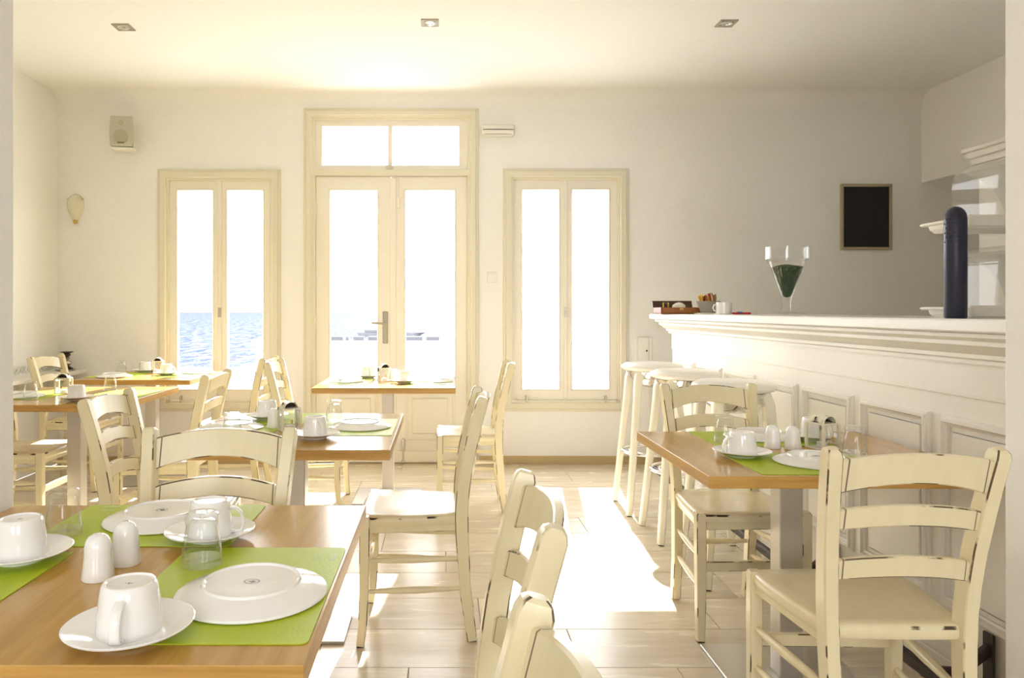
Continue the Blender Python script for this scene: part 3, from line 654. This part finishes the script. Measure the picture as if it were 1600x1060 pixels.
# ------------------------------------------------------------------ chairs
def make_chair():
    r = thing('ladder_back_chair', 'chair', 'chair', group='cream ladder-back chairs')
    c = M['cream']; cw = [M['cream'], M['wear'], M['joint']]
    def post_at(z):                               # centre of the rear post at height z (x half, y)
        pts = [(0, .150, -.212), (.18, .152, -.186), (.42, .157, -.172), (.52, .161, -.174), (.64, .168, -.190), (.77, .177, -.218), (.89, .186, -.250)]
        for a, b_ in zip(pts, pts[1:]):
            if a[0] <= z <= b_[0]:
                t = (z-a[0])/(b_[0]-a[0]); t2 = t; return a[1]+(b_[1]-a[1])*t2, a[2]+(b_[2]-a[2])*t2
        return pts[-1][1], pts[-1][2]
    for s in (-1, 1):
        zs_ = [0.004, .06, .12, .18, .25, .32, .39, .45, .50, .55, .60, .65, .70, .75, .80, .84, .872, .884, .889]
        pts = []; wd = []
        for z in zs_:
            x, y = post_at(z); pts.append((s*x, y, z))
            d = 0.036+0.012*min(1, max(0, z/0.42)) if z < .45 else 0.048-0.006*(z-.45)/.44
            wdt = 0.034
            if z > .88: d *= 0.80; wdt *= 0.9
            if z > .886: d *= 0.6; wdt *= 0.75
            wd.append((wdt, d))
        p = MB().bar(pts, wd, 0.003, wear=1).build('back_post', cw, r, smooth=28)
        x, y = post_at(0)
        MB().box(s*x-0.013, s*x+0.013, y-0.014, y+0.014, 0.0, 0.006).build('glide', M['rubber'], p)
        pts = [(s*.200, .190, .004), (s*.196, .181, .08), (s*.194, .176, .2), (s*.194, .175, .33), (s*.194, .174, .455), (s*.194, .174, .463)]
        p = MB().bar(pts, [(.028, .028), (.031, .031), (.034, .034), (.036, .036), (.036, .036), (.028, .028)], 0.003, wear=1).build('front_leg', cw, r, smooth=28)
        MB().box(s*.200-.012, s*.200+.012, .178, .202, 0.0, 0.006).build('glide', M['rubber'], p)
        for z in (.30, .19):                      # turned side rungs
            x, y = post_at(z); a = Vector((s*x, y+.02, z)); e = Vector((s*.194, .162, z+.004))
            MB().tube([a+(e-a)*t for t in (0, .06, .25, .5, .75, .94, 1)], [.007, .0085, .0115, .0135, .0115, .0085, .007], 12).build('side_rung', c, r, smooth=40)
        x, y = post_at(.415)
        MB().bar([(s*x*.985, y+.02, .418), (s*.19, .165, .418)], [(.018, .034)]*2, .003, wear=1).build('seat_rail', cw, r)
    # slats
    for zc, hgt, arch in ((.832, .082, .026), (.727, .050, .020), (.604, .050, .020)):
        rings = []; ts = [-1, -.915, -.895]+[-.87+1.74*k/16 for k in range(17)]+[.895, .915, 1]
        for t in ts:
            zz = zc-0.010+arch*(1-t*t); x, y = post_at(min(zc, .885))
            hh = hgt/2*(1.0 if abs(t) < .93 else .93); yy = y-0.004-(1-t*t)*.030; th = .009
            if hgt > .06: hh = hgt/2*(0.86+0.14*abs(t)**2)
            ln = (post_at(min(zc+.05, .88))[1]-y)/.05   # lean of the back at this height
            q = [(-th, -hh+.003), (-th+.003, -hh), (th-.003, -hh), (th, -hh+.003), (th, hh-.003), (th-.003, hh), (-th+.003, hh), (-th, hh-.003)]
            rings.append([(t*(x-.012), yy+dy+dz*ln, zz+dz) for dy, dz in q])
        sl = MB().loft(rings, wear=0)
        for i in (1, len(ts)-3):
            for j in range(8): sl.mi[i*8+j] = 2
        sl.build('back_slat', cw, r, smooth=28)
    # seat: shield outline, rounded edges, dished
    def outline(inset):
        pts = []
        fw, bw, fy, by = .205-inset, .166-inset, .190-inset, -.178+inset
        for k in range(13): 
            t = -1+2*k/12; pts.append((fw*t*.96, fy+.012*(1-t*t)))
        for k in range(1, 8):
            t = k/8; pts.append((fw+(bw-fw)*t**1.5+.004*math.sin(PI*t), fy+.002+(by-fy)*t))
        for k in range(9):
            t = 1-2*k/8; pts.append((bw*t, by-.006*(1-t*t)))
        for k in range(7, 0, -1):
            t = k/8; pts.append((-(fw+(bw-fw)*t**1.5+.004*math.sin(PI*t)), fy+.002+(by-fy)*t))
        return pts
    rings = [[(x, y, z) for x, y in outline(i)] for i, z in ((.016, .424), (.005, .427), (0, .436), (0, .452), (.004, .459), (.012, .463))]
    rings += [[(x*k, y*k-.005*(1-k), z) for x, y in outline(.012)] for k, z in ((.8, .461), (.55, .4575), (.25, .456))]
    se = MB().loft(rings); n = len(rings[0])
    for i in (3,):
        for j in range(n): se.mi[i*n+j] = 1
    se.build('seat', [M['cream'], M['wear2']], r, smooth=35)
    MB().bar([(-.185, .172, .418), (.185, .172, .418)], [(.018, .036)]*2, .003, side=(0, 1, 0), wear=1).build('seat_rail', cw, r)
    MB().bar([(-.185, .176, .268), (.185, .176, .268)], [(.018, .036)]*2, .003, side=(0, 1, 0), wear=1).build('front_stretcher', cw, r)
    x, y = post_at(.245)
    MB().tube([(-x+.01, y, .245), (0, y, .245), (x-.01, y, .245)], [.008, .0125, .008], 12).build('rear_rung', c, r, smooth=40)
    return r
CH = Proto(make_chair())
R90 = PI/2
for x, y, rz, lab in (
    (1.075, 1.905, -0.03, 'cream wooden chair with its back to the viewer at right, before the bar-side table'),
    (1.13, 2.86, PI+0.03, 'cream wooden chair facing the viewer at the far side of the bar-side table'),
    (-0.585, 1.70, PI, 'cream wooden chair facing the viewer behind the foreground table'),
    (-0.10, 2.825, R90+0.0, 'cream wooden chair standing side-on between middle table and open floor'),
    (0.165, 4.52, R90, 'cream wooden chair side-on at the right of the door table'),
    (-1.40, 4.93, R90, 'cream wooden chair at the right of the back left table below the window'),
    (-0.80, 4.60, -R90, 'cream wooden chair at the left of the door table facing the door table'),
    (-1.385, 3.74, R90, 'cream wooden chair at the right of the far left table'),
    (-1.00, 2.75, -R90, 'cream wooden chair at the left of the middle table'),
    (-2.475, 5.06, -R90-0.03, 'cream wooden chair before the wall shelf at the back left table'),
    (-2.25, 4.0, -R90, 'cream wooden chair mostly hidden by the left wall end, only seat and legs showing'),
    (-0.085, 1.245, R90, 'cream wooden chair back at the right of the foreground table'),
    (-0.145, 0.615, R90, 'cream wooden chair back cropped by the bottom picture edge'),
):
    CH.put((x, y, 0), rz, lab)

# ------------------------------------------------------------------ stools
def make_stool():
    r = thing('bar_stool', 'stool', 'stool', group='white bar stools along the bar')
    MB().lathe([(.003, .835), (.15, .835), (.172, .842), (.182, .855), (.178, .868), (.155, .879), (.10, .884), (.003, .885)], 40).build('cushion', M['cush'], r, smooth=40)
    MB().lathe([(.003, .735), (.055, .738), (.10, .760), (.14, .800), (.155, .834), (.003, .834)], 36).build('chrome_cup', M['chrome'], r, smooth=40)
    for sx in (-1, 1):
        for sy in (-1, 1):
            pts = [(sx*.182, sy*.175, 0.004), (sx*.16, sy*.154, .25), (sx*.138, sy*.133, .5), (sx*.12, sy*.115, .68), (sx*.112, sy*.107, .78), (sx*.095, sy*.09, .834)]
            p = MB().bar(pts, [(.034, .034), (.036, .036), (.038, .038), (.042, .042), (.046, .046), (.05, .05)], .006).build('leg', M['stoolp'], r, smooth=30)
            MB().box(sx*.182-.013, sx*.182+.013, sy*.175-.013, sy*.175+.013, 0, .006).build('glide', M['rubber'], p)
    n = 40
    MB().loft([[((.178+.009*math.cos(q))*math.cos(a), (.178+.009*math.cos(q))*math.sin(a), .35+.009*math.sin(q)) for q in [2*PI*j/8 for j in range(8)]] for a in [2*PI*k/n for k in range(n)]], closed=True).build('foot_ring', M['chrome'], r, smooth=50)
    MB().loft([[((.135+.006*math.cos(q))*math.cos(a), (.135+.006*math.cos(q))*math.sin(a), .35+.006*math.sin(q)) for q in [2*PI*j/8 for j in range(8)]] for a in [2*PI*k/n for k in range(n)]], closed=True).build('inner_ring', M['chrome'], r, smooth=50)
    return r
ST = Proto(make_stool())
for x, y, lab in ((1.275, 4.46, 'white round bar stool nearest the window and far bar end'), (1.30, 3.93, 'white round bar stool in the middle of the three at the bar'), (1.32, 3.33, 'white bar stool with chrome cup behind the cream chair back')):
    ST.put((x, y, 0), 0.0, lab)

# ------------------------------------------------------------------ tableware prototypes
def make_mat():
    r = thing('placemat', 'mat', 'placemat', group='lime green placemats')
    hw, hd, c, t = .205, .152, .012, .0018; b = MB()
    ring = []
    for sx, sy, a0 in ((1, 1, 0), (-1, 1, PI/2), (-1, -1, PI), (1, -1, 1.5*PI)):
        for k in range(5): a = a0+PI/2*k/4; ring.append((sx*(hw-c)+c*math.cos(a), sy*(hd-c)+c*math.sin(a)))
    b.loft([[(x, y, 0.0003) for x, y in ring], [(x, y, t) for x, y in ring]]); b.build('sheet', M['mat'], r)
    b = MB(); z0, z1 = t-.0002, t+.0003
    def stroke(pts, w_):
        for p, q in zip(pts, pts[1:]):
            d = Vector((q[0]-p[0], q[1]-p[1])); nrm = Vector((-d.y, d.x)).normalized()*w_/2
            b.add([(p[0]-nrm.x, p[1]-nrm.y, z1), (q[0]-nrm.x, q[1]-nrm.y, z1), (q[0]+nrm.x, q[1]+nrm.y, z1), (p[0]+nrm.x, p[1]+nrm.y, z1)], [(0, 1, 2, 3)])
    lx, ly = .150, -.121
    for rr, a0, a1 in ((.022, -2.7, -0.5), (.017, -2.6, -0.3), (.012, -2.8, 0.2)):          # the leaf-like swoosh of the logo
        stroke([(lx+rr*1.15*math.cos(a), ly-.004+rr*.75*math.sin(a)) for a in [a0+(a1-a0)*k/10 for k in range(11)]], .0022)
    for row_, (yy, n_) in enumerate(((.010, 6), (.017, 5))):                                  # two short illegible lines
        for k in range(n_):
            x = lx-.018+k*.0062; stroke([(x, ly+yy), (x+.001, ly+yy+.0045)], .0013); stroke([(x, ly+yy+(.0045 if k % 2 else .0)), (x+.0036, ly+yy+(.0045 if k % 2 else .0))], .0012)
    b.build('logo', M['print'], r)
    return r
def make_plate():
    r = thing('plate', 'plate', 'plate', group='upturned white plates')
    MB().lathe([(.119, .001), (.121, .003), (.119, .006), (.095, .0155), (.079, .0205), (.077, .0245), (.0745, .0245), (.072, .021), (.003, .020), ], 56).build('dish', M['china'], r, smooth=25)
    b = MB(); n = 24
    b.loft([[(rr*1.15*math.cos(a), rr*.9*math.sin(a), .0206) for rr in (.010, .0115)] for a in [2*PI*k/n for k in range(n)]], closed=True, caps=False)
    b.box(-.006, .006, -.001, .001, .0200, .0206); b.box(-.001, .003, -.004, .004, .0200, .0206)
    b.build('maker_mark', M['mark'], r)
    return r
def make_saucer():
    r = MB().lathe([(.003, .003), (.034, .003), (.036, 0), (.040, 0), (.042, .004), (.065, .011), (.0865, .0185), (.088, .0205), (.086, .0215), (.062, .0145), (.045, .0095), (.003, .009)], 52).build('saucer', M['china'], smooth=30)
    return tag(r, 'saucer', 'saucer', 'white saucers')
def make_cup():
    r = thing('cup', 'cup', 'cup', group='upturned white cups')
    MB().lathe([(.0395, .004), (.041, 0), (.0437, .0), (.0440, .004), (.0428, .02), (.0405, .045), (.0385, .060), (.0370, .0655), (.0345, .0685), (.0320, .0690), (.0300, .0665), (.003, .0655)], 48).build('body', M['china'], r, smooth=35)
    pts = [(0, -.0385, .053), (0, -.050, .050), (0, -.0595, .042), (0, -.064, .030), (0, -.064, .016), (0, -.060, .006), (0, -.050, .0035), (0, -.0425, .005)]
    ds = MB().bar(pts, [(.014, .006)]*8, .002); ds.build('handle', M['china'], r, smooth=45)
    b = MB()
    for k in range(3): b.box(-.006+.004*k, -.0035+.004*k, -.001-.001*(k == 1), .001+.002*(k == 1), .0650, .0657)
    b.box(-.002, .004, -.004, -.003, .0650, .0657); b.build('maker_mark', M['mark'], r)
    return r
def make_glass():
    r = MB().lathe([(.0340, .0), (.0362, .0), (.0358, .012), (.0335, .035), (.0298, .058), (.0282, .068), (.0290, .076), (.0302, .083), (.0290, .090), (.024, .0935), (.003, .0925), (.003, .080), (.022, .078), (.0262, .070), (.0280, .058), (.0318, .035), (.0340, .012)], 44).build('drinking_glass', M['glass'], smooth=40)
    return tag(r, 'glass', 'glass', 'upturned drinking glasses')
def make_shaker():
    r = thing('shaker', 'shaker', 'shaker', group='white ceramic salt and pepper shakers')
    MB().lathe([(.003, 0), (.0255, 0), (.0268, .003), (.0245, .02), (.0225, .045), (.0218, .056), (.0195, .066), (.0145, .073), (.007, .0765), (.002, .0770)], 36).build('body', M['china'], r, smooth=40)
    b = MB()
    for k in range(3): b.lathe([(.0009, .0755), (.0009, .0772)], 6, .004*math.cos(2.1*k), .004*math.sin(2.1*k), 0)
    b.build('holes', M['mark'], r)
    return r
def make_lantern():
    r = thing('lantern', 'lantern', 'lantern', group='small cream metal lanterns')
    e = M['lantern']; b = MB(); h = .034
    b.box(-h-.003, h+.003, -h-.003, h+.003, 0, .006, .001); b.box(-h-.003, h+.003, -h-.003, h+.003, .082, .088, .001)
    for sx in (-1, 1):
        for sy in (-1, 1): b.box(sx*h-.0045, sx*h+.0045, sy*h-.0045, sy*h+.0045, .005, .083, .001)
    b.build('frame', e, r)
    for k in range(4):
        o = MB().box(-h+.004, h-.004, -.001, .001, .006, .082).build('pane', M['glass'], r); a = k*PI/2
        o.location = (h*math.cos(a), h*math.sin(a), 0); o.rotation_euler = (0, 0, a+PI/2)
    b = MB(); arc = [(-.030+.0*k, 0) for k in range(1)]
    pr = [(.028*math.cos(a), .086+.026*math.sin(a)) for a in [PI*k/12 for k in range(13)]]
    pi_ = [(.0255*math.cos(a), .086+.0235*math.sin(a)) for a in [PI*k/12 for k in range(12, -1, -1)]]
    sec = pr+pi_
    b.loft([[(x, y, z) for x, z in sec] for y in (-.030, .030)]); b.build('roof', e, r, smooth=30)
    MB().box(-.0255, .0255, .004, .008, .087, .106).build('roof_shadow', M['dark'], r)  # dark plate added to stand in for the shade under the roof arch
    MB().box(-.004, .004, -h-.008, -h-.003, .032, .046, .001).build('latch', M['brass'], r)
    MB().lathe([(.003, .006), (.017, .006), (.017, .021), (.003, .020)], 20).build('candle', M['wax'], r, smooth=40)
    return r
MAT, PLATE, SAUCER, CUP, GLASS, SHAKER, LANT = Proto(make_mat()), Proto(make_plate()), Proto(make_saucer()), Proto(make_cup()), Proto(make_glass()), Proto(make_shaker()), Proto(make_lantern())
Z0 = TZ+0.0003; ZM = TZ+0.0021
FT, MT, RT, DT, LT, BTb = 'the foreground table', 'the middle table', 'the bar-side table', 'the door table', 'the far left table', 'the back left table'
def mat_(x, y, rz, lab): MAT.put((x, y, TZ), rz, lab)
def plate_(x, y, lab, z=ZM): PLATE.put((x, y, z), random.uniform(-.5, .5), lab)
def cup_(x, y, h_ang, clab, slab, z=Z0):
    if slab: SAUCER.put((x, y, z), 0, slab); CUP.put((x, y, z+.0092), h_ang, clab)
    else: CUP.put((x, y, z), h_ang, clab)
def glass_(x, y, lab, z=Z0): GLASS.put((x, y, z), 0, lab)
def shaker_(x, y, lab): SHAKER.put((x, y, Z0), 0, lab)
def lantern_(x, y, rz, lab): LANT.put((x, y, Z0), rz, lab)
# foreground table
mat_(-.336, 1.215, R90, 'lime green placemat at the right of the foreground table under an upturned plate')
mat_(-.617, 1.580, PI, 'lime green placemat along the far edge of the foreground table')
mat_(-.848, 1.190, -R90, 'lime green placemat at the left edge of the foreground table')
plate_(-.306, 1.187, 'upturned white plate nearest the viewer on the foreground table')
plate_(-.612, 1.612, 'upturned white plate on the far placemat of the foreground table')
cup_(-.438, 1.033, .10, 'upturned white cup with handle to the viewer, nearest of all cups', 'white saucer nearest the viewer at the lower left', ZM)
cup_(-.464, 1.475, 1.75, 'upturned white cup behind the glass on the foreground table', 'white saucer on the far placemat behind the foreground glass', ZM)
cup_(-.772, 1.350, 4.0, 'upturned white cup cut by the left picture edge on the foreground table', 'white saucer at the left picture edge on the foreground table', ZM)
glass_(-.433, 1.330, 'upturned glass in the middle of the foreground table beside the near plate', ZM)
glass_(-.773, 1.505, 'upturned glass at the far left of the foreground table', ZM)
shaker_(-.589, 1.262, 'white shaker on the foreground table, the nearer of two')
shaker_(-.573, 1.335, 'white shaker on the foreground table, the farther of two')
# middle table
mat_(-.335, 2.90, R90, 'pale sunlit green placemat at the right of the middle table')
mat_(-.60, 3.122, PI, 'green placemat along the far edge of the middle table')
mat_(-.785, 2.72, -R90, 'green placemat at the left of the middle table')
plate_(-.319, 2.89, 'upturned white plate at the right of the middle table')
plate_(-.815, 2.86, 'upturned white plate at the left of the middle table')
cup_(-.455, 2.65, 0.6, 'upturned white cup at the front right of the middle table', 'white saucer at the front right of the middle table')
cup_(-.735, 3.10, 0.3, 'upturned white cup left of the lantern on the middle table', 'white saucer under the cup left of the middle lantern', ZM)
glass_(-.437, 2.99, 'sunlit upturned glass beside the plate on the middle table')
glass_(-.745, 2.62, 'upturned glass behind the chair slat on the middle table', ZM)
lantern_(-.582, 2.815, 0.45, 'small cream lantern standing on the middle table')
shaker_(-.657, 2.88, 'white shaker beside the lantern on the middle table')
# bar-side table
mat_(1.10, 2.205, 0, 'green placemat along the near edge of the bar-side table')
mat_(1.135, 2.632, PI, 'green placemat along the far edge of the bar-side table')
plate_(1.125, 2.212, 'upturned white plate on the near mat of the bar-side table')
plate_(1.145, 2.655, 'upturned white plate on the far mat of the bar-side table')
cup_(.945, 2.315, -1.35, 'upturned white cup with handle to the left on the bar-side table', 'white saucer at the left of the bar-side table')
cup_(1.315, 2.60, 0.6, 'upturned white cup behind the lantern on the bar-side table', 'white saucer behind the lantern on the bar-side table', ZM)
glass_(.985, 2.56, 'tall looking upturned glass at the left of the bar-side table', ZM)
glass_(1.305, 2.325, 'upturned glass in front of the lantern on the bar-side table', ZM)
shaker_(1.104, 2.455, 'white shaker on the bar-side table, left of two')
shaker_(1.162, 2.435, 'white shaker on the bar-side table, right of two beside the lantern')
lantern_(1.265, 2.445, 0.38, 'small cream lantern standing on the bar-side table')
# door table
mat_(-.605, 4.74, -R90, 'green placemat at the left of the door table')
mat_(-.075, 4.74, R90, 'green placemat at the right of the door table')
plate_(-.615, 4.72, 'upturned white plate at the left of the door table')
plate_(-.036, 4.75, 'upturned white plate at the right of the door table')
cup_(-.50, 5.0, 0.4, 'upturned white cup left of the lantern on the door table', 'white saucer left of the lantern on the door table')
cup_(-.235, 4.63, 1.2, 'upturned white cup right of the lantern on the door table', 'white saucer right of the lantern on the door table', ZM)
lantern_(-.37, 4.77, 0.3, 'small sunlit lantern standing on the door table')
shaker_(-.305, 4.80, 'white shaker beside the lantern on the door table')
# far left table
mat_(-2.215, 3.98, -R90, 'green placemat at the left of the far left table')
mat_(-1.74, 4.02, R90, 'green placemat at the right of the far left table')
plate_(-2.235, 3.90, 'upturned white plate beside the wall end on the far left table')
cup_(-1.857, 3.745, 3.5, 'upturned white cup at the front of the far left table', 'white saucer at the front of the far left table', ZM)
glass_(-1.895, 4.21, 'sunlit upturned glass at the right of the far left table', ZM)
glass_(-2.115, 3.79, 'upturned glass in front of the plate on the far left table', ZM)
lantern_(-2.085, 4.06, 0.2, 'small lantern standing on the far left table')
# back left table
mat_(-2.285, 5.22, -R90, 'green placemat at the left of the back left table')
mat_(-1.83, 5.20, R90, 'green placemat at the right of the back left table')
plate_(-2.26, 5.08, 'upturned white plate at the left of the back left table')
plate_(-1.775, 5.37, 'upturned white plate at the right of the back left table')
cup_(-2.20, 5.46, 1.5, 'upturned white cup at the far edge of the back left table', 'white saucer at the far edge of the back left table')
cup_(-1.945, 5.20, 1.5, 'upturned white cup in the middle of the back left table', 'white saucer in the middle of the back left table', ZM)
glass_(-2.335, 5.37, 'sunlit upturned glass at the left of the back left table')
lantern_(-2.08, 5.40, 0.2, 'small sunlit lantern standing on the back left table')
# cup standing upright on the bar
mg = thing('mug', 'plain white mug on the bar between sugar bowl and red clip', 'mug', (bpx(1131, 4.5), 4.5, BT))
MB().lathe([(.003, 0), (.043, 0), (.046, .004), (.046, .074), (.042, .074), (.041, .006), (.003, .006)], 32).build('body', M['china'], mg, smooth=35)
MB().bar([(-.043, 0, .060), (-.06, 0, .058), (-.066, 0, .042), (-.062, 0, .024), (-.044, 0, .016)], [(.010, .007)]*5, .002, side=(0, 1, 0)).build('handle', M['china'], mg, smooth=45)
